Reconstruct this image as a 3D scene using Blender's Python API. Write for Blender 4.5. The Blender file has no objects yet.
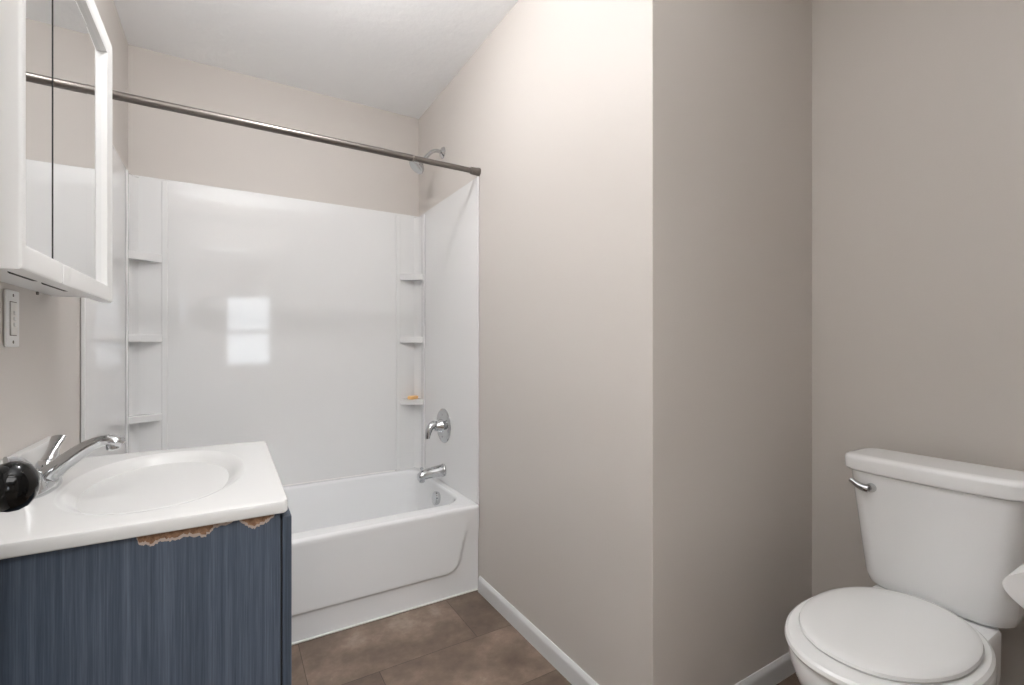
import bpy, bmesh, math, random
from mathutils import Vector, Matrix
random.seed(7)
scn = bpy.context.scene
COL = scn.collection
PI = math.pi

# ---------------------------------------------------------------- camera, world, light, exposure
F_PX, YAW, H = 472.0, math.radians(30.95), 1.10
cd = bpy.data.cameras.new('camera'); cam = bpy.data.objects.new('camera', cd); COL.objects.link(cam)
cam.location = (0, 0, H); cam.rotation_euler = (PI/2, 0, -YAW)
cd.sensor_width = 36; cd.lens = 36*F_PX/1024; cd.shift_y = 3.0/1024; cd.clip_start = .02
scn.camera = cam

W = bpy.data.worlds.new('world'); scn.world = W; W.use_nodes = True
bg = W.node_tree.nodes['Background']
bg.inputs['Color'].default_value = (.86, .93, 1, 1); bg.inputs['Strength'].default_value = 7.0

def point(name, loc, power, rad, col=(1, .97, .93)):
    l = bpy.data.lights.new(name, 'POINT'); l.energy = power; l.shadow_soft_size = rad; l.color = col
    o = bpy.data.objects.new(name, l); o.location = loc; COL.objects.link(o); return o
def area(name, loc, rot, sx, sy, power, col=(1, 1, 1)):
    l = bpy.data.lights.new(name, 'AREA'); l.shape = 'RECTANGLE'; l.size = sx; l.size_y = sy
    l.energy = power; l.color = col
    o = bpy.data.objects.new(name, l); o.location = loc; o.rotation_euler = rot; COL.objects.link(o); return o
def spot(name, loc, aim, power, deg, col=(1, 1, 1)):
    l = bpy.data.lights.new(name, 'SPOT'); l.energy = power; l.spot_size = math.radians(deg); l.spot_blend = 1.0
    l.shadow_soft_size = .06; l.color = col
    o = bpy.data.objects.new(name, l); o.location = loc; COL.objects.link(o)
    o.rotation_euler = (Vector(aim)-Vector(loc)).to_track_quat('-Z', 'Y').to_euler(); return o
# the photographer's flash head, bounced off the bathroom ceiling
spot('bounced_flash', (.02, .16, 1.60), (.14, .36, 2.445), 138, 110)
spot('added_upspot', (.30, 1.36, 2.18), (.30, 1.36, 2.445), 22, 114)          # added spot without a fixture, brightens the bathroom ceiling for soft bounce
point('bathroom_bulb', (.18, 1.40, 2.31), 14, .035, (1, .985, .98))                          # bare bulb below the bathroom ceiling
area('bedroom_fill_light', (.30, -1.0, 2.437), (0, 0, 0), 1.6, 1.2, 48, (1, .99, .98))   # added fill in the room behind, shining on through the doorway
p = area('window_portal', (.285, -3.66, 1.34), (PI/2, 0, 0), .66, 1.16, 1); p.data.cycles.is_portal = True

scn.view_settings.view_transform = 'Standard'; scn.view_settings.look = 'None'
scn.view_settings.gamma = 1; scn.view_settings.use_curve_mapping = False
scn.view_settings.exposure = 0.17
scn.cycles.max_bounces = 12; scn.cycles.diffuse_bounces = 8; scn.cycles.glossy_bounces = 6
scn.cycles.use_denoising = True

# ---------------------------------------------------------------- materials
def srgb(r, g, b):
    f = lambda c: (c/255/12.92 if c/255 <= .04045 else ((c/255+.055)/1.055)**2.4)
    return (f(r), f(g), f(b), 1)
class NT:
    def __init__(s, name):
        s.m = bpy.data.materials.new(name); s.m.use_nodes = True; s.t = s.m.node_tree
        s.b = s.t.nodes['Principled BSDF']
    def n(s, typ, ins=None, **kw):
        nd = s.t.nodes.new(typ)
        for k, v in kw.items(): setattr(nd, k, v)
        for k, v in (ins or {}).items():
            if isinstance(v, bpy.types.NodeSocket): s.t.links.new(v, nd.inputs[k])
            else: nd.inputs[k].default_value = v
        return nd
    def set(s, **kw):
        for k, v in kw.items():
            k = k.replace('_', ' ')
            if isinstance(v, bpy.types.NodeSocket): s.t.links.new(v, s.b.inputs[k])
            else: s.b.inputs[k].default_value = v
        return s
    def coord(s): return s.n('ShaderNodeNewGeometry').outputs['Position']
    def map(s, scale): return s.n('ShaderNodeMapping', {'Vector': s.coord(), 'Scale': scale}).outputs[0]
    def noise(s, vec, scale, detail=3, rough=.5, out='Fac'):
        return s.n('ShaderNodeTexNoise', {'Vector': vec, 'Scale': scale, 'Detail': detail, 'Roughness': rough}).outputs[out]
    def ramp(s, fac, stops):
        nd = s.n('ShaderNodeValToRGB', {'Fac': fac}); e = nd.color_ramp.elements
        while len(e) < len(stops): e.new(.5)
        for el, (p, c) in zip(e, stops): el.position = p; el.color = c
        return nd.outputs['Color']
    def mix(s, fac, a, b, mode='MIX'):
        nd = s.n('ShaderNodeMix', data_type='RGBA', blend_type=mode)
        for idx, v in ((0, fac), (6, a), (7, b)):
            if isinstance(v, bpy.types.NodeSocket): s.t.links.new(v, nd.inputs[idx])
            else: nd.inputs[idx].default_value = v
        return nd.outputs[2]
    def math(s, op, a, b=0.0):
        nd = s.n('ShaderNodeMath', operation=op)
        for i, v in ((0, a), (1, b)):
            if isinstance(v, bpy.types.NodeSocket): s.t.links.new(v, nd.inputs[i])
            else: nd.inputs[i].default_value = v
        return nd.outputs[0]
    def bump(s, h, strength, dist=.002):
        s.set(Normal=s.n('ShaderNodeBump', {'Height': h, 'Strength': strength, 'Distance': dist}).outputs[0]); return s

def plain(name, col, rough=.4, metal=0, spec=.5, coat=0):
    n = NT(name); v = n.coord()
    c2 = tuple(min(1, x*.94) for x in col[:3])+(1,)
    n.set(Base_Color=n.mix(n.noise(v, 9), col, c2), Roughness=rough, Metallic=metal, Specular_IOR_Level=spec, Coat_Weight=coat)
    return n.m
def m_paint(name, col, warm):
    n = NT(name); v = n.coord()
    base = n.mix(n.noise(v, 2.2, 4), col, warm)
    n.set(Base_Color=base, Roughness=.5, Specular_IOR_Level=.32)
    n.bump(n.noise(v, 330, 3), .10, .002); return n.m
def m_ceiling():
    n = NT('ceiling_paint'); v = n.coord()
    n.set(Base_Color=n.mix(n.noise(v, 4, 5), srgb(248, 249, 250), srgb(242, 244, 246)), Roughness=.8)
    n.bump(n.noise(v, 12, 6, .6), .35, .01); return n.m
def m_gloss(name, col, rough, wav=0.0):
    n = NT(name); v = n.coord()
    n.set(Base_Color=n.mix(n.noise(v, 3, 3), col, tuple(x*.985 for x in col[:3])+(1,)), Roughness=rough, Specular_IOR_Level=.5)
    if wav: n.bump(n.noise(n.map((1, 1, .6)), 7, 2), wav, .004)
    return n.m
def m_vanity():
    n = NT('streaked_blue_laminate')
    a = n.noise(n.map((150, 150, .9)), 1, 3, .6); b = n.noise(n.map((60, 60, .3)), 1, 2)
    c = n.noise(n.map((420, 420, 9)), 1, 2, .7)
    f = n.math('ADD', n.math('ADD', n.math('MULTIPLY', a, .45), n.math('MULTIPLY', b, .22)), n.math('MULTIPLY', c, .43))
    col = n.ramp(f, [(.36, srgb(50, 59, 71)), (.54, srgb(67, 77, 91)), (.72, srgb(86, 96, 110))])
    n.set(Base_Color=col, Roughness=.45, Specular_IOR_Level=.35)
    n.bump(c, .12, .001); return n.m
def m_floor():
    n = NT('brown_vinyl_tile'); pos = n.coord()
    sep = n.n('ShaderNodeSeparateXYZ', {'Vector': pos})
    X, Y = sep.outputs[0], sep.outputs[1]
    row = n.math('FLOOR', n.math('DIVIDE', n.math('SUBTRACT', Y, .096), .30))
    fy = n.math('FRACT', n.math('DIVIDE', n.math('SUBTRACT', Y, .096), .30))
    # running bond: each row steps by 0.216 of a 0.585 tile
    xs = n.math('DIVIDE', n.math('ADD', n.math('SUBTRACT', X, .219), n.math('MULTIPLY', n.math('SUBTRACT', row, 5.0), .216)), .585)
    cx = n.math('FLOOR', xs); fx = n.math('FRACT', xs)
    cell = n.n('ShaderNodeCombineXYZ', {'X': cx, 'Y': row, 'Z': 0.0}).outputs[0]
    rnd = n.n('ShaderNodeTexWhiteNoise', {'Vector': cell}, noise_dimensions='3D')
    off = n.n('ShaderNodeVectorMath', {0: pos, 1: n.n('ShaderNodeVectorMath', {0: rnd.outputs['Color'], 'Scale': 9.0}, operation='SCALE').outputs[0]}, operation='ADD').outputs[0]
    c1 = n.noise(off, 4.0, 8, .68); c2 = n.noise(off, 30, 6, .65)
    base = n.ramp(c1, [(.30, srgb(86, 75, 66)), (.46, srgb(112, 98, 87)), (.57, srgb(134, 118, 105)), (.70, srgb(164, 150, 138))])
    base = n.mix(n.math('MULTIPLY', c2, .35), base, srgb(92, 76, 66))
    tint = n.ramp(rnd.outputs['Value'], [(0, (.74, .73, .72, 1)), (1, (1.12, 1.10, 1.09, 1))])
    base = n.mix(1.0, base, tint, 'MULTIPLY')
    ex = n.math('MULTIPLY', n.math('MINIMUM', fx, n.math('SUBTRACT', 1.0, fx)), .585)
    ey = n.math('MULTIPLY', n.math('MINIMUM', fy, n.math('SUBTRACT', 1.0, fy)), .30)
    seam = n.math('LESS_THAN', n.math('MINIMUM', ex, ey), .0011)
    base = n.mix(n.math('MULTIPLY', seam, .75), base, srgb(52, 42, 36))
    n.set(Base_Color=base, Roughness=n.math('ADD', n.math('MULTIPLY', c1, .2), .36), Specular_IOR_Level=.35)
    n.bump(c2, .12, .002); return n.m
def m_chrome(name='polished_chrome', col=(.56, .57, .58, 1), rough=.09):
    n = NT(name); v = n.coord()
    n.set(Base_Color=col, Metallic=1.0, Roughness=n.math('ADD', n.math('MULTIPLY', n.noise(v, 20), .06), rough-.03)); return n.m
def m_particle():
    n = NT('bare_particle_board'); v = n.coord()
    n.set(Base_Color=n.ramp(n.noise(v, 160, 4, .7), [(.3, srgb(104, 76, 56)), (.55, srgb(140, 108, 84)), (.75, srgb(170, 140, 116))]), Roughness=.9)
    n.bump(n.noise(v, 250, 3), .5, .002); return n.m
def m_chipped_trim():
    n = NT('worn_white_trim_paint'); v = n.coord()
    chip = n.ramp(n.noise(n.map((1, 1, 1.6)), 38, 5, .65), [(.70, (0, 0, 0, 1)), (.73, (1, 1, 1, 1))])
    n.set(Base_Color=n.mix(chip, n.mix(n.noise(v, 6), srgb(228, 229, 230), srgb(216, 217, 218)), srgb(150, 142, 132)), Roughness=.4); return n.m
M = dict(
    wall=m_paint('greige_wall_paint', srgb(204, 199, 194), srgb(203, 197, 192)),
    bed=m_paint('bedroom_wall_paint', srgb(214, 208, 200), srgb(210, 203, 196)),
    ceil=m_ceiling(), floor=m_floor(), trim=m_chipped_trim(),
    acrylic=m_gloss('white_acrylic', srgb(228, 228, 228), .05, .05),
    tub=m_gloss('white_tub_enamel', srgb(232, 233, 234), .16),
    china=m_gloss('white_china', srgb(244, 245, 246), .08),
    seat=m_gloss('white_seat_plastic', srgb(241, 242, 242), .22),
    marble=m_gloss('white_cultured_marble', srgb(207, 207, 206), .21),
    cab=m_gloss('white_cabinet_plastic', srgb(228, 228, 227), .35),
    door=m_gloss('white_door_paint', srgb(232, 230, 226), .45),
    van=m_vanity(), chip=m_particle(), chipedge=plain('torn_laminate_edge', srgb(172, 158, 148), .8),
    dark=plain('dark_gap', srgb(28, 28, 30), .7),
    chrome=m_chrome(), nickel=m_chrome('dark_brushed_nickel', (.20, .18, .165, 1), .32),
    nickel2=m_chrome('brushed_nickel', (.42, .39, .37, 1), .26),
    black=plain('black_gloss_knob', (.003, .003, .003, 1), .05, spec=.22),
    soap=plain('amber_soap', srgb(240, 190, 125), .3), paper=plain('soft_white_paper', srgb(238, 238, 238), .95, spec=.1),
    caulk=plain('white_caulk', srgb(232, 231, 228), .5), dullgrey=plain('dull_grey', srgb(110, 104, 96), .9),
    glassy=None)
n = NT('mirror_silver'); n.set(Base_Color=(.90, .91, .91, 1), Metallic=1.0, Roughness=n.math('MULTIPLY', n.noise(n.coord(), 30), .02)); M['mirror'] = n.m
n = NT('window_glass'); n.set(Base_Color=(1, 1, 1, 1), Roughness=n.math('MULTIPLY', n.noise(n.coord(), 5), .01), Transmission_Weight=1.0, IOR=1.0, Alpha=.25); M['glass'] = n.m

# ---------------------------------------------------------------- mesh helpers (world coordinates in, one mesh object out)
def thing(name, label, cat, loc=(0, 0, 0), group=None):
    o = bpy.data.objects.new(name, None); o.empty_display_size = .05; COL.objects.link(o); o.location = loc
    o['label'] = label; o['category'] = cat
    if group: o['group'] = group
    return o
def world_loc(o):
    v = Vector(o.location)
    while o.parent: o = o.parent; v += Vector(o.location)
    return v
def obj(name, bm, mat, parent=None, org=None, smooth=35, label=None):
    bmesh.ops.recalc_face_normals(bm, faces=bm.faces[:])
    me = bpy.data.meshes.new(name)
    base = world_loc(parent) if parent else Vector((0, 0, 0))
    o_w = Vector(org) if org else base
    bmesh.ops.translate(bm, verts=bm.verts[:], vec=-o_w)
    bm.to_mesh(me); bm.free()
    for p_ in me.polygons: p_.use_smooth = True
    me.set_sharp_from_angle(angle=math.radians(smooth))
    me.materials.append(M[mat] if isinstance(mat, str) else mat)
    o = bpy.data.objects.new(name, me); COL.objects.link(o); o.location = o_w-base
    w = o.modifiers.new('weighted_normals', 'WEIGHTED_NORMAL'); w.keep_sharp = True; w.weight = 100
    if parent: o.parent = parent
    if label: o['label'] = label
    return o
def tag(o, label, cat, group=None):
    o['label'] = label; o['category'] = cat
    if group: o['group'] = group
    return o
def struct(name, bm, mat, parent=None):
    o = obj(name, bm, mat, parent); o['kind'] = 'structure'; return o
def NB(): return bmesh.new()
def box(bm, x0, x1, y0, y1, z0, z1, bev=0, seg=2):
    r = bmesh.ops.create_cube(bm, size=1)['verts']
    for v in r: v.co = Vector((x0+(v.co.x+.5)*(x1-x0), y0+(v.co.y+.5)*(y1-y0), z0+(v.co.z+.5)*(z1-z0)))
    if bev:
        ed = list({e for v in r for e in v.link_edges})
        bmesh.ops.bevel(bm, geom=ed, offset=bev, segments=seg, affect='EDGES', profile=.5)
    return bm
def loft(bm, rings, cap0=True, cap1=True, closed=True):
    R = [[bm.verts.new(p_) for p_ in ring] for ring in rings]
    m = len(R[0])
    for a, b in zip(R, R[1:]):
        for i in range(m if closed else m-1):
            j = (i+1) % m
            bm.faces.new((a[i], a[j], b[j], b[i]))
    if cap0: bm.faces.new(R[0])
    if cap1: bm.faces.new(R[-1])
    return bm
def frame(t):
    t = t.normalized(); up = Vector((0, 0, 1)) if abs(t.z) < .95 else Vector((1, 0, 0))
    a = t.cross(up).normalized(); return a, a.cross(t).normalized()
def tube(bm, pts, rads, seg=16, flat=1.0, caps=True):
    """pts: list of points; rads: radius or (ra, rb) per point; sections stay perpendicular to the path"""
    P = [Vector(p_) for p_ in pts]; rings = []
    pa = None
    for i, p_ in enumerate(P):
        t = (P[min(i+1, len(P)-1)]-P[max(i-1, 0)])
        if t.length < 1e-9: t = Vector((0, 0, 1))
        t.normalize()
        if pa is None: a, b = frame(t)
        else:
            a = (pa-t*pa.dot(t)).normalized(); b = a.cross(t).normalized()
        pa = a
        r = rads[i] if hasattr(rads, '__len__') else rads
        ra, rb = r if hasattr(r, '__len__') else (r, r*flat)
        rings.append([p_+a*ra*math.cos(2*PI*k/seg)+b*rb*math.sin(2*PI*k/seg) for k in range(seg)])
    return loft(bm, rings, caps, caps)
def spline(ctrl, n=8):
    P = [Vector(c) for c in ctrl]; out = []
    P = [P[0]*2-P[1]]+P+[P[-1]*2-P[-2]]
    for i in range(1, len(P)-2):
        p0, p1, p2, p3 = P[i-1:i+3]
        for k in range(n):
            t = k/n
            out.append(.5*((2*p1)+(p2-p0)*t+(2*p0-5*p1+4*p2-p3)*t*t+(3*p1-p0-3*p2+p3)*t**3))
    out.append(P[-2]); return out
def lathe(bm, org, axis, prof, seg=32):
    """prof: (distance along axis, radius)"""
    ax = Vector(axis).normalized(); a, b = frame(ax); o = Vector(org)
    rings = [[o+ax*d+a*max(r, 1e-5)*math.cos(2*PI*k/seg)+b*max(r, 1e-5)*math.sin(2*PI*k/seg) for k in range(seg)] for d, r in prof]
    return loft(bm, rings)
def sup(cx, cy, rx, ry, z, n=48, p=2.0, egg=0.0):
    out = []
    for k in range(n):
        t = 2*PI*k/n; c, s = math.cos(t), math.sin(t)
        x = rx*math.copysign(abs(c)**(2/p), c); y = ry*math.copysign(abs(s)**(2/p), s)
        y *= 1+egg*x/max(rx, 1e-6)
        out.append(Vector((cx+x, cy+y, z)))
    return out
def rrect(x0, x1, y0, y1, z, r, seg=6):
    """rounded rectangle ring, counter-clockwise; r is one radius or four (x1y1, x0y1, x0y0, x1y0)"""
    rs = r if hasattr(r, '__len__') else (r,)*4
    out = []
    for (cx, cy, a0, q) in ((x1, y1, 0, rs[0]), (x0, y1, 90, rs[1]), (x0, y0, 180, rs[2]), (x1, y0, 270, rs[3])):
        ox = cx-q if cx == x1 else cx+q; oy = cy-q if cy == y1 else cy+q
        for k in range(seg+1):
            a = math.radians(a0+90*k/seg); out.append(Vector((ox+q*math.cos(a), oy+q*math.sin(a), z)))
    return out
def prism(bm, poly, ext):
    """poly: list of points in a plane; ext: vector"""
    e = Vector(ext); return loft(bm, [[Vector(p_) for p_ in poly], [Vector(p_)+e for p_ in poly]])
def subsurf(o, lv=2):
    m = o.modifiers.new('smooth', 'SUBSURF'); m.levels = lv; m.render_levels = lv; return o

# ---------------------------------------------------------------- the room
XL, XR, XT = -.386, .966, 1.765          # left wall, tub end wall, toilet wall
YF, YJ, YB = .11, .884, 2.69             # front wall, jog, back wall
ZC = 2.445
T = .10
struct('floor', box(NB(), XL-T, XT+T, -.02, YB+T, -.05, 0), 'floor')
struct('ceiling', box(NB(), XL-T, XT+T, -.01, YB+T, ZC, ZC+.05), 'ceil')
struct('wall_left', box(NB(), XL-T, XL, -.01, YB+T, 0, ZC), 'wall')
struct('wall_back', box(NB(), XL, XR+T, YB, YB+T, 0, ZC), 'wall')
struct('wall_right', box(NB(), XR, XR+T, YJ, YB, 0, ZC, .0015, 1), 'wall')
struct('wall_alcove', box(NB(), XR+T-.002, XT+T, YJ, YJ+T, 0, ZC), 'wall')
struct('wall_toilet', box(NB(), XT, XT+T, -.01, YJ, 0, ZC), 'wall')
bm = NB(); box(bm, .62, XT, -.01, YF, 0, ZC); box(bm, XL, -.31, -.01, YF, 0, ZC); box(bm, -.31, .62, -.01, YF, 2.04, ZC)
struct('wall_front', bm, 'wall')
bm = NB(); box(bm, .60, .62, -.01, YF, 0, 2.02); box(bm, -.31, -.29, -.01, YF, 0, 2.02); box(bm, -.31, .62, -.01, YF, 2.02, 2.04)
struct('trim_1', bm, 'trim')
def baseboard(name, pts, h=.068, d=.012):
    """profile swept along one straight run; pts = start, end, inward normal"""
    a, b, nrm = [Vector(p_) for p_ in pts]
    prof = [(0, 0), (d, 0), (d, h*.72), (d*.75, h*.86), (d*.45, h*.95), (d*.3, h), (0, h)]
    bm = NB(); loft(bm, [[q+nrm*x+Vector((0, 0, z)) for x, z in prof] for q in (a, b)])
    return struct(name, bm, 'trim')
baseboard('baseboard_right', ((XR, YJ-.012, 0), (XR, 1.888, 0), (-1, 0, 0)))
baseboard('baseboard_alcove', ((XR, YJ, 0), (XT, YJ, 0), (0, -1, 0)))
baseboard('baseboard_toilet', ((XT, YF, 0), (XT, YJ-.012, 0), (-1, 0, 0)))
baseboard('baseboard_left', ((XL, YF, 0), (XL, .975, 0), (1, 0, 0)))
# room behind the camera, with the window that mirrors in the tub surround
BX0, BX1, BY0 = -1.7, 2.3, -3.6
struct('floor_bedroom', box(NB(), BX0-T, BX1+T, BY0-T, -.02, -.05, 0), plain('bedroom_carpet', srgb(150, 138, 126), .95))
struct('ceiling_bedroom', box(NB(), BX0-T, BX1+T, BY0-T, -.01, ZC, ZC+.05), 'ceil')
struct('wall_bedroom_left', box(NB(), BX0-T, BX0, BY0, -.01, 0, ZC), 'bed')
struct('wall_bedroom_right', box(NB(), BX1, BX1+T, BY0, -.01, 0, ZC), 'bed')
bm = NB(); box(bm, BX0-T, XL-T, -.01, .05, 0, ZC); box(bm, XT+T, BX1+T, -.01, .05, 0, ZC)
struct('wall_bedroom_front', bm, 'bed')
wx0, wx1, wz0, wz1 = -.045, .615, .76, 1.92
bm = NB()
box(bm, BX0-T, wx0, BY0-T, BY0, 0, ZC); box(bm, wx1, BX1+T, BY0-T, BY0, 0, ZC)
box(bm, wx0, wx1, BY0-T, BY0, 0, wz0); box(bm, wx0, wx1, BY0-T, BY0, wz1, ZC)
struct('wall_bedroom_window', bm, 'bed')
bm = NB()
for a, b, c, d in ((wx0, wx0+.03, wz0, wz1), (wx1-.03, wx1, wz0, wz1), (wx0, wx1, wz0, wz0+.04), (wx0, wx1, wz1-.03, wz1), (wx0, wx1, 1.30, 1.35)):
    box(bm, a, b, BY0-.07, BY0-.03, c, d, .003, 1)
win = struct('window_1', bm, 'trim')
o = struct('pane', box(NB(), wx0+.03, wx1-.03, BY0-.054, BY0-.05, wz0+.04, wz1-.03), 'glass', win)
bm = NB()
for a, b, c, d in ((wx0-.07, wx0, wz0-.07, wz1+.07), (wx1, wx1+.07, wz0-.07, wz1+.07), (wx0, wx1, wz1, wz1+.07), (wx0-.09, wx1+.09, wz0-.03, wz0)):
    box(bm, a, b, BY0, BY0+.018, c, d, .003, 1)
struct('casing', bm, 'trim', win)
# the open bathroom door, folded back along the left wall (only its knob reaches the picture)
dx0, dx1 = -.291, -.256
bm = NB(); box(bm, dx0, dx1, .125, .795, .012, 2.01, .002, 1)
for z0, z1 in ((.20, .86), (1.06, 1.86)):
    for y0, y1 in ((.22, .42), (.50, .70)): box(bm, dx1-.001, dx1+.006, y0, y1, z0, z1, .005, 2)
door = struct('door_1', bm, 'door')
bm = NB(); lathe(bm, (dx1, .733, .944), (1, 0, 0), [(0, .033), (.004, .033), (.008, .029), (.010, .013), (.026, .012), (.030, .016), (.034, .0215), (.041, .0255), (.049, .0275), (.057, .0265), (.064, .0225), (.069, .015), (.0715, .007), (.072, 0)], 40)
obj('door_knob', bm, 'black', door, label='glossy black door knob')

# ---------------------------------------------------------------- bathtub
TY0, TY1 = 1.892, 2.662
TX0, TX1 = XL+.002, XR-.002
ZR = .385
tub = thing('bathtub', 'white alcove bathtub with embossed apron, below the white wall surround', 'bathtub', (.29, 2.28, 0))
bm = NB()
def tring(x0, x1, y0, y1, z, r): return rrect(x0, x1, y0, y1, z, r, 8)
rings = [tring(TX0, TX1, TY0+.0005, TY1, ZR-.030, .004), tring(TX0, TX1, TY0, TY1, ZR-.014, .004), tring(TX0, TX1, TY0+.0035, TY1, ZR-.004, .006),
         tring(TX0+.003, TX1-.003, TY0+.014, TY1-.002, ZR, .008),
         tring(TX0+.09, TX1-.030, TY0+.072, TY1-.030, ZR, (.075, .12, .12, .12)),
         tring(TX0+.096, TX1-.036, TY0+.080, TY1-.037, ZR-.004, (.075, .12, .12, .12)),
         tring(TX0+.102, TX1-.041, TY0+.087, TY1-.043, ZR-.014, (.075, .12, .12, .12)),
         tring(TX0+.112, TX1-.047, TY0+.093, TY1-.050, ZR-.06, (.08, .13, .13, .12)),
         tring(TX0+.18, TX1-.066, TY0+.108, TY1-.066, .22, (.09, .15, .15, .12)),
         tring(TX0+.25, TX1-.085, TY0+.122, TY1-.082, .12, (.10, .16, .16, .13)),
         tring(TX0+.29, TX1-.11, TY0+.150, TY1-.11, .085, (.10, .16, .16, .12)),
         tring(TX0+.34, TX1-.16, TY0+.20, TY1-.16, .072, (.08, .1, .1, .1))]
loft(bm, rings, False, True)
obj('basin', bm, 'tub', tub, smooth=50)
# apron: a height field, the embossed panel standing proud of the lower band
bm = NB()
def sst(a, b, x): x = max(0, min(1, (x-a)/(b-a))); return x*x*(3-2*x)
xs = [TX0+(TX1-TX0)*i/150 for i in range(151)]; zs = [.0+(ZR-.024)*j/66 for j in range(67)]
def apron_d(x, z):
    xe = .862+.055*(z-.10)/.25                       # slanting right edge of the panel
    r = .055; dx = xe-x; dz = z-.106                    # rounded lower right corner
    if dx < r and dz < r: sd = r-math.hypot(r-dx, r-dz) if (dx > -1 and dz > -1) else -1
    else: sd = min(dx, dz)
    return .012*(1-sst(-.005, .005, sd))*(1-sst(.20, .335, z))
G = [[bm.verts.new((x, TY0+.0012+apron_d(x, z), z)) for x in xs] for z in zs]
Bk = [[bm.verts.new((x, TY0+.03, z)) for x in (xs[0], xs[-1])] for z in (zs[0], zs[-1])]
for j in range(66):
    for i in range(150): bm.faces.new((G[j][i], G[j][i+1], G[j+1][i+1], G[j+1][i]))
obj('apron', bm, 'tub', tub, smooth=60)
obj('floor_caulk', box(NB(), TX0, TX1, TY0+.007, TY0+.0145, 0, .006, .0015, 1), 'caulk', tub)
bm = NB(); box(bm, TX0+.15, TX1-.15, TY1-.007, TY1+.001, ZR-.004, ZR+.0035, .003, 2)
obj('rim_caulk', bm, 'caulk', tub)
bm = NB(); lathe(bm, (.905, 2.262, .322), (-1, 0, .18), [(-.02, .030), (0, .034), (.006, .034), (.011, .030), (.013, .020), (.0135, 0)])
ov = obj('overflow_plate', bm, 'chrome', tub, label='chrome oval overflow plate')
bm = NB(); lathe(bm, (.70, 2.285, .074), (0, 0, 1), [(-.01, .03), (.001, .035), (.003, .033), (.002, .022), (-.002, .02), (-.003, 0)])
obj('drain', bm, 'chrome', tub)

# ---------------------------------------------------------------- shower surround
SZ0, SZ1 = ZR+.0005, 1.860
SYB = TY1+.002                          # front face of the back panel
sxl, sxr = XL+.009, XR-.007
sur = thing('shower_surround', 'glossy white panel surround with moulded corner shelves above the tub', 'shower surround', (.29, YB-.01, SZ0))
bm = NB(); box(bm, XL+.001, XR-.001, SYB, YB-.001, SZ0, SZ1, .004, 2)
obj('back_panel', bm, 'acrylic', sur)
for nm, x0, x1, s in (('side_panel', XL+.001, sxl, 1), ('side_panel', sxr, XR-.001, -1)):
    bm = NB(); box(bm, x0, x1, TY0+.002, SYB-.001, SZ0, SZ1, .003, 2)
    xa, xb = (x0, x1+.003) if s > 0 else (x0-.003, x1)
    box(bm, xa, xb, TY0+.001, TY0+.014, SZ0, SZ1, .003, 2)
    obj(nm, bm, 'acrylic', sur)
def corner_tower(xc, s, zlist):
    """s = +1: the tower grows to +x from the left corner, -1: to -x from the right corner"""
    A = Vector((xc+s*.118, SYB-.006, 0)); Bq = Vector((xc+s*.006, SYB-.085, 0)); Cn = Vector((xc, SYB, 0))
    N = 16; chord = [A.lerp(Bq, i/N) for i in range(N+1)]
    nrm = (Cn-A.lerp(Bq, .5)); nrm = (Vector((0, 0, 1)).cross(Bq-A)).normalized()
    if nrm.dot(Cn-A) < 0: nrm = -nrm
    cove = [c+nrm*.053*(math.sin(PI*i/N)**.62) for i, c in enumerate(chord)]
    face = [c-nrm*.006*math.sin(PI*i/N) for i, c in enumerate(chord)]
    z0, z1 = SZ0, SZ1-.012
    tw = obj('corner_column', prism(NB(), [v+Vector((0, 0, z0)) for v in cove]+[Vector((xc, SYB-.001, z0))], (0, 0, z1-z0)), 'acrylic', sur, smooth=30)
    for za, zb in zlist:
        bm = NB()
        loop = face+cove[::-1][1:-1]
        rr = []
        for dz, ins in ((za, .0025), (za+.004, 0), (zb-.006, 0), (zb-.002, .001), (zb, .004)):
            q = [v+nrm*ins+Vector((0, 0, dz)) for v in face]+[v+Vector((0, 0, dz)) for v in cove[::-1][1:-1]]
            rr.append(q)
        loft(bm, rr)
        obj('shelf', bm, 'acrylic', tw, smooth=30)
    for P_, w, d in ((A+Vector((s*.008, 0, 0)), .012, 0), (Bq+Vector((0, -.008, 0)), 0, .012)):
        bm = NB()
        if w: box(bm, P_.x-w, P_.x+w, SYB-.009, SYB, z0, z1, .0045, 3)
        else: box(bm, min(xc, xc+s*.008), max(xc, xc+s*.008), P_.y-d, P_.y+d, z0, z1, .0038, 3)
        obj('column_edge', bm, 'acrylic', tw)
shelves = ((.760, .792), (1.115, 1.150), (1.475, 1.512))
corner_tower(sxl, 1, shelves); corner_tower(sxr, -1, shelves)
# soap on the lowest right shelf
bm = NB(); r_ = [rrect(-.026, .026, -.016, .016, z, .013, 5) for z in (0, .004, .013, .018)]
for q, k in zip(r_, (.86, 1, 1, .84)):
    for v in q: v.x *= k*1.35; v.y *= k*1.3
loft(bm, r_)
bmesh.ops.rotate(bm, verts=bm.verts[:], cent=(0, 0, 0), matrix=Matrix.Rotation(math.radians(35), 3, 'Z'))
bmesh.ops.translate(bm, verts=bm.verts[:], vec=(sxr-.052, SYB-.043, .7925))
tag(obj('soap_bar', bm, 'soap', org=(sxr-.052, SYB-.043, .7925)), 'small amber bar of soap lying on a corner shelf of the shower', 'soap')

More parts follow.
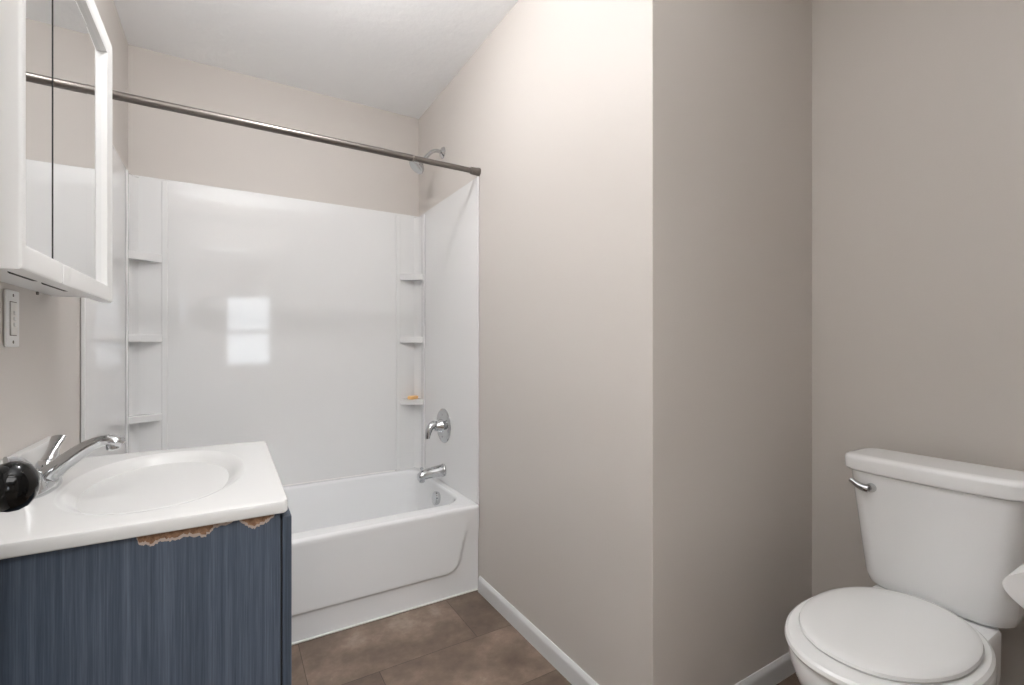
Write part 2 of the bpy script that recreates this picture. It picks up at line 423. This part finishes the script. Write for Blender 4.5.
# ---------------------------------------------------------------- shower fittings
VY = 2.316; WY = 2.285
sh = thing('showerhead', 'chrome shower head on a bent arm above the surround, behind the rod', 'shower head', (XR, VY, 2.113))
bm = NB(); lathe(bm, (XR-.0005, VY, 2.113), (-1, 0, 0), [(0, .031), (.003, .031), (.008, .027), (.014, .016), (.016, .010)])
obj('flange', bm, 'chrome', sh)
arm = spline([(XR-.004, VY, 2.113), (XR-.035, VY, 2.117), (XR-.065, VY, 2.103), (XR-.095, VY, 2.070), (XR-.110, VY, 2.052)], 6)
obj('shower_arm', tube(NB(), arm, .0095, 14), 'chrome', sh)
bm = NB(); lathe(bm, (XR-.104, VY, 2.060), (-.66, -.05, -.75), [(0, .010), (.008, .014), (.016, .014), (.022, .012), (.030, .018), (.046, .034), (.056, .041), (.066, .043), (.070, .041), (.071, .034), (.069, .030), (.069, 0)])
obj('spray_head', bm, 'chrome', sh)
va = thing('shower_valve', 'round chrome shower valve with a drooping lever handle', 'shower valve', (sxr, WY, .684))
bm = NB(); lathe(bm, (sxr-.0005, WY, .684), (-1, 0, 0), [(0, .088), (.003, .088), (.008, .084), (.011, .074), (.012, .050), (.016, .044), (.016, 0)], 48)
obj('escutcheon', bm, 'chrome', va)
bm = NB(); lathe(bm, (sxr-.014, WY, .684), (-1, 0, 0), [(0, .036), (.012, .033), (.020, .027), (.034, .025), (.040, .022), (.046, .013), (.047, 0)])
hp = spline([(sxr-.036, WY, .688), (sxr-.060, WY-.004, .694), (sxr-.082, WY-.010, .680), (sxr-.094, WY-.014, .650), (sxr-.097, WY-.016, .628)], 6)
tube(bm, hp, [.021-.010*abs(i/len(hp)-.25)*1.3 for i in range(len(hp))], 14)
obj('lever_handle', bm, 'chrome', va)
for dz in (.058, -.058):
    bm = NB(); lathe(bm, (sxr-.008, WY, .684+dz), (-1, 0, 0), [(0, .006), (.004, .006), (.006, .004), (.006, 0)], 14)
    obj('screw', bm, 'chrome', va)
sp = thing('tub_spout', 'chrome tub spout with a diverter knob over the tub rim', 'tub spout', (sxr, WY, .452))
bm = NB(); rings = []
for x, zc, ry, rz in ((0, .453, .032, .033), (.006, .453, .033, .034), (.010, .453, .030, .031), (.05, .450, .0285, .029), (.09, .446, .0265, .0265), (.115, .442, .025, .025), (.130, .438, .023, .0235), (.139, .434, .018, .019), (.142, .432, .008, .010)):
    rings.append([Vector((sxr-.0005-x, WY+ry*math.cos(2*PI*k/24), zc+rz*math.sin(2*PI*k/24))) for k in range(24)])
loft(bm, rings); obj('spout_body', bm, 'chrome', sp)
bm = NB(); lathe(bm, (sxr-.120, WY, .418), (0, 0, -1), [(-.006, .014), (.010, .014), (.011, .011), (.008, .009), (.008, 0)], 20)
obj('outlet', bm, 'chrome', sp)
bm = NB(); lathe(bm, (sxr-.122, WY, .460), (0, 0, 1), [(0, .004), (.012, .004), (.013, .008), (.019, .009), (.022, .006), (.022, 0)], 18)
obj('diverter_knob', bm, 'chrome', sp)
# curtain rod
RY, RZ = 1.898, 1.880
rod = thing('shower_curtain_rod', 'dark metal shower curtain rod spanning the tub alcove', 'curtain rod', (.29, RY, RZ))
obj('outer_tube', tube(NB(), [(XL+.012, RY, RZ), (.655, RY, RZ)], .0135, 24), 'nickel', rod)
obj('collar', tube(NB(), [(.653, RY, RZ), (.661, RY, RZ)], .0138, 24), 'nickel2', rod)
obj('inner_tube', tube(NB(), [(.655, RY, RZ), (XR-.010, RY, RZ)], .0118, 24), 'nickel', rod)
for x, s in ((XL, 1), (XR, -1)):
    bm = NB(); lathe(bm, (x+s*.0005, RY, RZ), (s, 0, 0), [(0, .0185), (.010, .0185), (.012, .0170), (.042, .0155), (.044, .0130), (.044, 0)], 28)
    obj('end_cap', bm, 'nickel', rod)

# ---------------------------------------------------------------- vanity
CX1, CY0, CY1, CZ = .0955, .958, 1.600, .815       # counter right edge, near edge, far edge, top
van = thing('vanity_cabinet', 'dark blue streaked vanity cabinet with a torn top edge, under the white sink', 'cabinet', (-.15, 1.28, 0))
PY0, PY1, PX1, PZ = .972, 1.588, .082, .792
bm = NB(); box(bm, XL+.003, PX1, PY0, PY0+.016, 0, PZ-.001, .0008, 1); obj('side_panel', bm, 'van', van)
bm = NB(); box(bm, XL+.003, PX1, PY1-.016, PY1, 0, PZ-.001, .0008, 1); obj('side_panel', bm, 'van', van)
bm = NB(); box(bm, XL+.003, XL+.012, PY0+.016, PY1-.016, .02, PZ-.002); obj('back_panel', bm, 'van', van)
bm = NB()
box(bm, PX1-.018, PX1, PY0+.016, PY1-.016, PZ-.06, PZ-.001); box(bm, PX1-.018, PX1, PY0+.016, PY0+.05, .09, PZ-.06); box(bm, PX1-.018, PX1, PY1-.05, PY1-.016, .09, PZ-.06)
box(bm, PX1-.018, PX1, PY0+.016, PY1-.016, .09, .13); box(bm, PX1-.06, PX1-.045, PY0+.016, PY1-.016, 0, .09)
obj('face_frame', bm, 'van', van)
for y0, y1 in ((PY0+.004, 1.278), (1.282, PY1-.002)):
    bm = NB(); box(bm, PX1+.0035, PX1+.0195, y0, y1, .075, PZ-.012, .002, 2)
    box(bm, PX1+.018, PX1+.0215, y0+.05, y1-.05, .13, PZ-.07, .002, 1)
    d = obj('door', bm, 'van', van)
    yk = y1-.03 if y0 < 1.1 else y0+.03
    bm = NB(); lathe(bm, (PX1+.019, yk, .62), (1, 0, 0), [(0, .006), (.012, .006), (.016, .013), (.024, .014), (.027, .009), (.027, 0)], 20)
    obj('knob', bm, 'nickel2', d)
    bm = NB(); box(bm, PX1+.0005, PX1+.0035, y0+.004, y1-.004, .08, PZ-.016); obj('door_gap_shade', bm, 'dark', d)  # dark slab put in as the shade of the gap behind the door
def ragged(pts, n, amp, seed):
    rnd = random.Random(seed); out = []
    for (xa, za), (xb, zb) in zip(pts, pts[1:]):
        for k in range(n):
            t = k/n; out.append((xa+(xb-xa)*t+rnd.uniform(-amp, amp), za+(zb-za)*t+rnd.uniform(-amp, amp)))
    out.append(pts[-1]); return out
def chip(pts, seed):
    low = ragged(pts, 5, .0016, seed)
    for k, (y0, mat, lift, nm) in enumerate(((PY0-.0006, 'chipedge', 0, 'torn_edge'), (PY0-.0014, 'chip', .0052, 'bare_patch'))):
        rnd = random.Random(seed+k)
        lo = [(x, min(PZ-.0015, z+lift*(rnd.uniform(.7, 1.3) if lift else 1))) for x, z in low]
        poly = [(x, PZ-.001) for x, z in (low[-1], low[0])]
        bm = NB(); N = len(lo)
        top = [bm.verts.new((x, y0, PZ-.001)) for x, z in lo]; bot = [bm.verts.new((x, y0, z)) for x, z in lo]
        topb = [bm.verts.new((x, PY0+.0002, PZ-.001)) for x, z in lo]; botb = [bm.verts.new((x, PY0+.0002, z)) for x, z in lo]
        for i in range(N-1):
            bm.faces.new((bot[i], bot[i+1], top[i+1], top[i])); bm.faces.new((bot[i], botb[i], botb[i+1], bot[i+1]))
        obj(nm, bm, mat, van, smooth=20, label='bare brown board where the laminate is torn' if k else 'pale torn laminate edge')
chip([(-.128, .785), (-.124, .774), (-.114, .773), (-.107, .768), (-.099, .776), (-.090, .772), (-.078, .773), (-.060, .7755), (-.045, .772), (-.034, .770), (-.027, .776), (-.022, .783), (-.001, .785), (.008, .788)], 3)
chip([(.016, .787), (.026, .778), (.034, .770), (.041, .769), (.050, .774), (.062, .777), (.072, .787)], 9)

sk = thing('sink', 'white cultured marble vanity top with a moulded oval basin', 'sink', (-.15, 1.28, PZ))
bcx, bcy, brx, bry = -.127, 1.285, .158, .264
bm = NB()
N = 64
def outer(z, ins, r):
    x0, x1, y0, y1 = XL+.002+ins, CX1-ins, CY0+ins, CY1-ins
    out = []
    for k in range(N):
        t = 2*PI*k/N; c, s = math.cos(t), math.sin(t)
        cx, cy = (x0+x1)/2, (y0+y1)/2; hx, hy = (x1-x0)/2, (y1-y0)/2
        p_ = r
        out.append(Vector((cx+hx*math.copysign(abs(c)**(2/p_), c), cy+hy*math.copysign(abs(s)**(2/p_), s), z)))
    return out
def ell(k, z, dx=0.0): return sup(bcx+dx, bcy, brx*k, bry*k, z, N, 2.15)
rings = [outer(PZ, .012, 60), outer(PZ, .003, 60), outer(PZ+.003, .0005, 50), outer(CZ-.006, 0, 40), outer(CZ-.0015, .002, 40), outer(CZ, .007, 30), outer(CZ, .020, 14),
         ]
for u_ in (1, .97, .94, .91, .87, .82, .76, .69, .61, .53, .45, .37, .29, .20, .11):
    rings.append([v+Vector((0, .075*(1-u_), 0)) for v in ell(u_*1.02, CZ+.0002-.066*(1-u_**2.2)*(.35+.65*sst(0, .22, 1-u_)), -.020*(1-u_))])
loft(bm, rings, True, True)
obj('countertop', bm, 'marble', sk, smooth=40)
bm = NB()
prof = [(XL+.002, CZ-.001), (XL+.022, CZ-.001), (XL+.021, CZ+.050), (XL+.017, CZ+.058), (XL+.010, CZ+.060), (XL+.002, CZ+.060)]
loft(bm, [[Vector((x, y, z)) for x, z in prof] for y in (CY0, CY0+.003, CY1-.003, CY1)])
obj('backsplash', bm, 'marble', sk)
bm = NB(); lathe(bm, (bcx-.018, bcy+.067, CZ-.0655), (0, 0, 1), [(-.002, .020), (.002, .023), (.004, .021), (.0035, .014), (.006, .013), (.008, .010), (.008, 0)], 28)
obj('drain', bm, 'chrome', sk)

FX, FY = -.322, 1.278
fa = thing('sink_faucet', 'chrome two handle faucet with an arched spout on the sink', 'faucet', (FX, FY, CZ))
bm = NB()
def fr(k, z): return [Vector((FX+.028*k*math.copysign(abs(math.cos(a))**.9, math.cos(a)), FY+(.053+.026*k)*math.copysign(abs(math.sin(a))**.75, math.sin(a)), z)) for a in [2*PI*i/40 for i in range(40)]]
loft(bm, [fr(1, CZ+.0003), fr(1.02, CZ+.004), fr(.98, CZ+.012), fr(.86, CZ+.019), fr(.60, CZ+.022)])
obj('base_plate', bm, 'chrome', fa)
spp = spline([(FX+.002, FY, CZ+.016), (FX+.018, FY, CZ+.032), (FX+.048, FY, CZ+.058), (FX+.074, FY, CZ+.078), (FX+.098, FY, CZ+.088), (FX+.116, FY, CZ+.086), (FX+.130, FY, CZ+.077)], 6)
nn = len(spp)-1
obj('spout', tube(NB(), spp, [(.027-.013*min(1, i/nn*1.5)+.004*sst(.7, .85, i/nn)-.008*sst(.9, 1, i/nn), .020-.009*min(1, i/nn*1.5)-.003*sst(.9, 1, i/nn)) for i in range(nn+1)], 20), 'chrome', fa)
bm = NB(); lathe(bm, (FX+.112, FY, CZ+.083), (.12, 0, -1), [(0, .011), (.014, .011), (.016, .0095), (.013, .008), (.013, 0)], 20)
obj('aerator', bm, 'chrome', fa)
for s in (-1, 1):
    hy = FY+s*.051
    bm = NB(); lathe(bm, (FX, hy, CZ+.014), (0, 0, 1), [(0, .025), (.010, .022), (.022, .019), (.030, .017), (.036, .013), (.038, 0)], 28)
    if s > 0: lp = spline([(FX, hy, CZ+.038), (FX+.002, hy+.012, CZ+.054), (FX+.004, hy+.030, CZ+.072), (FX+.006, hy+.052, CZ+.088)], 6)
    else: lp = spline([(FX, hy, CZ+.038), (FX-.002, hy-.006, CZ+.056), (FX-.008, hy-.022, CZ+.072), (FX-.018, hy-.046, CZ+.079)], 6)
    k = len(lp)-1
    tube(bm, lp, [((.015-.005*sst(.0, .5, i/k)+(.003 if s > 0 else -.001)*sst(.6, 1, i/k)), (.014-.009*sst(0, .7, i/k))) for i in range(k+1)], 16)
    obj('lever_handle', bm, 'chrome', fa)
bm = NB(); tube(bm, [(FX-.024, FY, CZ+.012), (FX-.024, FY, CZ+.052)], .0032, 10); lathe(bm, (FX-.024, FY, CZ+.052), (0, 0, 1), [(0, .004), (.003, .0065), (.008, .0065), (.011, .003), (.011, 0)], 14)
obj('lift_rod', bm, 'chrome', fa)

# ---------------------------------------------------------------- medicine cabinet
KX0, KX1, KXB = XL+.001, -.266, -.292          # wall, door front, body front
KY0, KYS, KY1, KZ0, KZ1 = .984, 1.188, 1.630, 1.214, 1.898
mc = thing('medicine_cabinet', 'white medicine cabinet with mirrored doors hung over the sink', 'cabinet', (XL, 1.3, KZ0))
bm = NB()
box(bm, KX0, KXB, KY0+.004, KY0+.016, KZ0+.010, KZ1-.01, .002, 1); box(bm, KX0, KXB, KY1-.016, KY1-.004, KZ0+.010, KZ1-.01, .002, 1)
box(bm, KX0, KXB, KY0+.016, KY1-.016, KZ0+.012, KZ0+.022); box(bm, KX0, KXB, KY0+.016, KY1-.016, KZ1-.022, KZ1-.012)
box(bm, KX0, KX0+.006, KY0+.016, KY1-.016, KZ0+.022, KZ1-.022)
obj('body', bm, 'cab', mc)
def cab_door(ys, yo, st, hb):
    """moulded frame on three sides of the door (outer stile and two rails), open towards the seam at ys"""
    sg = 1 if yo < ys else -1
    sx = KX1; t = st/hb
    prof = [(0, KXB+.001), (0, sx-.005), (.0015, sx-.0015), (.005, sx), (hb-.009, sx-.0005), (hb-.003, sx-.004), (hb, sx-.0155), (hb+.004, sx-.0155), (hb+.004, KXB+.001)]
    rings = []
    for y_, z_, dy, dz in ((ys, KZ0, 0, 1), (yo, KZ0, sg*t, 1), (yo, KZ1, sg*t, -1), (ys, KZ1, 0, -1)):
        rings.append([Vector((x, y_+dy*w, z_+dz*w)) for w, x in prof])
    bm = NB(); loft(bm, rings)
    ya, yb = sorted((ys, yo+sg*.01)); box(bm, KXB+.001, sx-.0185, ya, yb, KZ0+.01, KZ1-.01)
    return obj('door', bm, 'cab', mc, smooth=40)
d1 = cab_door(KYS-.0015, KY0, .022, .044)
def mirror(d, ya, yb, dx0, dx1):
    xm = KX1-.0140
    bm = NB(); za, zb = KZ0+.0425, KZ1-.0425
    pts = [(xm+dx0, ya, za), (xm+dx1, yb, za), (xm+dx1, yb, zb), (xm+dx0, ya, zb)]
    prism(bm, pts, (-.003, 0, 0)); return obj('mirror', bm, 'mirror', d, smooth=10)
mirror(d1, KY0+.0215, KYS-.0045, 0, 0.0)
d2 = cab_door(KYS+.0015, KY1, .050, .044)
mirror(d2, KYS+.0020, 1.425, .0004, .0010); mirror(d2, 1.4251, KY1-.0485, .0010, -.0008)
bm = NB(); box(bm, KX1-.0180, KX1-.0135, KYS-.0045, KYS-.0018, KZ0+.0425, KZ1-.0425); obj('mirror_gap_strip', bm, 'dark', d1)
for ya, yb in ((1.075, 1.185), (1.235, 1.375)):
    bm = NB(); box(bm, KXB-.016, KXB-.001, ya, yb, KZ0+.003, KZ0+.013, .002, 1); obj('slot_shade', bm, 'dark', mc)  # dark bars drawn in as the shade of the open slots underneath

# light switch and a bare screw
sw = thing('light_switch', 'white switch plate on the left wall below the medicine cabinet', 'light switch', (XL, 1.360, 1.155))
sy, sz = 1.360, 1.155
bm = NB(); box(bm, XL+.0005, XL+.0055, sy-.035, sy+.035, sz-.0585, sz+.0585, .003, 3); obj('plate', bm, 'cab', sw)
bm = NB(); box(bm, XL+.005, XL+.0075, sy-.0165, sy+.0165, sz-.0335, sz+.0335, .001, 2); ins = obj('insert', bm, 'door', sw)
bm = NB()
for dz in (-.012, 0.0, .012): box(bm, XL+.007, XL+.0092, sy-.006, sy+.006, sz+dz-.004, sz+dz+.004, .001, 1)
obj('button', bm, 'cab', ins)
bm = NB(); box(bm, XL+.0048, XL+.0058, sy-.0180, sy+.0180, sz-.035, sz+.035); obj('insert_gap', bm, 'dullgrey', sw)  # plain grey border around the insert
for dz in (-.048, .048):
    bm = NB(); lathe(bm, (XL+.0052, sy, sz+dz), (1, 0, 0), [(0, .0036), (.001, .0034), (.0014, 0)], 14); obj('screw', bm, 'nickel2', sw)
bm = NB(); lathe(bm, (XL+.0003, 1.517, 1.222), (1, 0, 0), [(0, .0035), (.003, .0042), (.004, .003), (.004, 0)], 14)
tag(obj('screw', bm, 'dullgrey', org=(XL, 1.517, 1.222)), 'small dark screw left in the bare wall right of the switch plate', 'screw')

# ---------------------------------------------------------------- toilet
TC = .502
to = thing('toilet', 'white two piece toilet with closed lid in the wall alcove', 'toilet', (1.45, TC, 0))
bm = NB()
def br(cx, rx, ry, z, p=2.2, egg=-.06): return sup(cx, TC, rx, ry, z, 56, p, -egg)
# bowl and foot, one surface
loft(bm, [br(1.40, .225, .105, .0, 3), br(1.40, .225, .105, .02, 3), br(1.395, .205, .092, .06, 2.6), br(1.39, .190, .088, .13, 2.3), br(1.40, .195, .098, .20, 2.2), br(1.36, .230, .140, .27, 2.15),
          br(1.332, .250, .164, .33, 2.1), br(1.325, .258, .174, .370, 2.1), br(1.325, .257, .175, .395, 2.1), br(1.325, .252, .171, .402, 2.1), br(1.325, .20, .13, .402, 2.1)])
# rear deck under the tank
rg = []
for z, x0, hw, r in ((.0, 1.53, .09, .03), (.16, 1.53, .092, .03), (.22, 1.48, .122, .03), (.30, 1.45, .131, .03), (.385, 1.42, .132, .03), (.402, 1.42, .132, .03), (.408, 1.425, .127, .026)):
    rg.append(rrect(x0, 1.628, TC-hw, TC+hw, z, r, 6))
loft(bm, rg)
obj('bowl', bm, 'china', to, smooth=40)
def seat_ring(cx, rx, ry, zs_, p=2.12):
    bm = NB(); loft(bm, [sup(cx+dx, TC, rx*1+di, ry*1+di, z, 64, p, .02) for z, di, dx in zs_]); return bm
obj('seat', seat_ring(1.320, .259, .178, [(.404, -.012, 0), (.406, -.003, 0), (.412, 0, 0), (.420, -.002, 0), (.425, -.008, 0), (.426, -.03, 0)]), 'seat', to)
obj('seat_lid', seat_ring(1.330, .222, .158, [(.4265, -.010, 0), (.428, -.003, 0), (.432, 0, 0), (.438, -.002, 0), (.442, -.008, 0), (.445, -.020, 0), (.4465, -.05, 0), (.447, -.10, 0)]), 'seat', to)
for s in (-1, 1):
    bm = NB(); box(bm, 1.530, 1.562, TC+s*.060-.016, TC+s*.060+.016, .4085, .4255, .005, 3); obj('hinge', bm, 'seat', to)
# tank
bm = NB()
# more points across the front so that it bows
def tr2(z, xf, hw, r, bow, dy=0.0):
    x1 = 1.698; q = []
    for v in rrect(xf, x1, TC+dy-hw, TC+dy+hw, z, (.03, r, r, .03), 7): q.append(v)
    # insert extra points on the front (x0) edge between the 2nd and 3rd corners
    i = 2*8-1; a, b = q[i], q[i+1]; ex = [a.lerp(b, k/9) for k in range(1, 9)]
    q = q[:i+1]+ex+q[i+1:]
    for v in q:
        k = max(0, (x1-v.x)/(x1-xf)); v.x -= bow*k**3*max(0, 1-((v.y-TC-dy)/hw)**2)
    return q
loft(bm, [tr2(.410, 1.605, .134, .045, .010), tr2(.412, 1.597, .143, .045, .010), tr2(.421, 1.588, .151, .044, .012), tr2(.445, 1.581, .156, .042, .014), tr2(.58, 1.572, .169, .040, .016), tr2(.737, 1.564, .185, .038, .016), tr2(.739, 1.568, .181, .036, .014)])
tank = obj('tank', bm, 'china', to, smooth=40)
bm = NB()
loft(bm, [tr2(.739, 1.563, .188, .04, .016), tr2(.740, 1.557, .194, .042, .016), tr2(.745, 1.553, .198, .042, .016), tr2(.773, 1.551, .199, .042, .016), tr2(.780, 1.554, .196, .042, .016), tr2(.784, 1.561, .189, .04, .016), tr2(.786, 1.575, .176, .034, .014)])
obj('tank_lid', bm, 'china', to, smooth=40)
ly, lz = .621, .699
bm = NB(); lathe(bm, (1.556, ly, lz), (-1, 0, 0), [(-.02, .012), (.0, .0125), (.006, .0125), (.010, .010), (.016, .009), (.020, .006), (.020, 0)], 22)
lp = spline([(1.536, ly, lz), (1.533, ly+.014, lz+.002), (1.533, ly+.028, lz+.008), (1.536, ly+.042, lz+.016)], 6); k = len(lp)-1
tube(bm, lp, [(.0125-.004*i/k+.001*sst(.7, 1, i/k), .0115-.004*i/k) for i in range(k+1)], 14)
obj('flush_lever', bm, 'chrome', to, label='chrome flush lever')

# toilet paper on its wall holder
hx, hyy, hz = 1.268, .203, .666
th = thing('toilet_paper_holder', 'toilet paper holder on the wall right of the toilet', 'toilet paper holder', (hx, YF, hz))
for s in (-1, 1):
    bm = NB(); lathe(bm, (hx+s*.068, YF, hz), (0, 1, 0), [(0, .022), (.006, .022), (.010, .011), (.085, .009), (.100, .011), (.104, 0)], 20); obj('bracket', bm, 'chrome', th)
obj('spindle', tube(NB(), [(hx-.066, hyy, hz), (hx+.066, hyy, hz)], .007, 14), 'chrome', th)
bm = NB()
prof = []
for k in range(48):
    a = 2*PI*k/48; r = .052
    bulge = .026*max(0, math.cos(a-.12))**4                      # the loose turn stands off the roll
    prof.append((hyy+(r+bulge)*math.cos(a), hz-.006+r*1.05*math.sin(a)))
inner = [(hyy+.020*math.cos(2*PI*k/48), hz+.020*math.sin(2*PI*k/48)) for k in range(48)]
ra = [[Vector((x, y, z)) for y, z in q] for x, q in ((hx-.050, inner), (hx-.050, prof), (hx+.050, prof), (hx+.050, inner), (hx-.050, inner))]
loft(bm, ra, False, False)
bmesh.ops.remove_doubles(bm, verts=bm.verts[:], dist=1e-6)
tag(obj('toilet_paper_roll', bm, 'paper', org=(hx, hyy, hz), smooth=40), 'white toilet paper roll at the right edge in front of the tank', 'toilet paper')
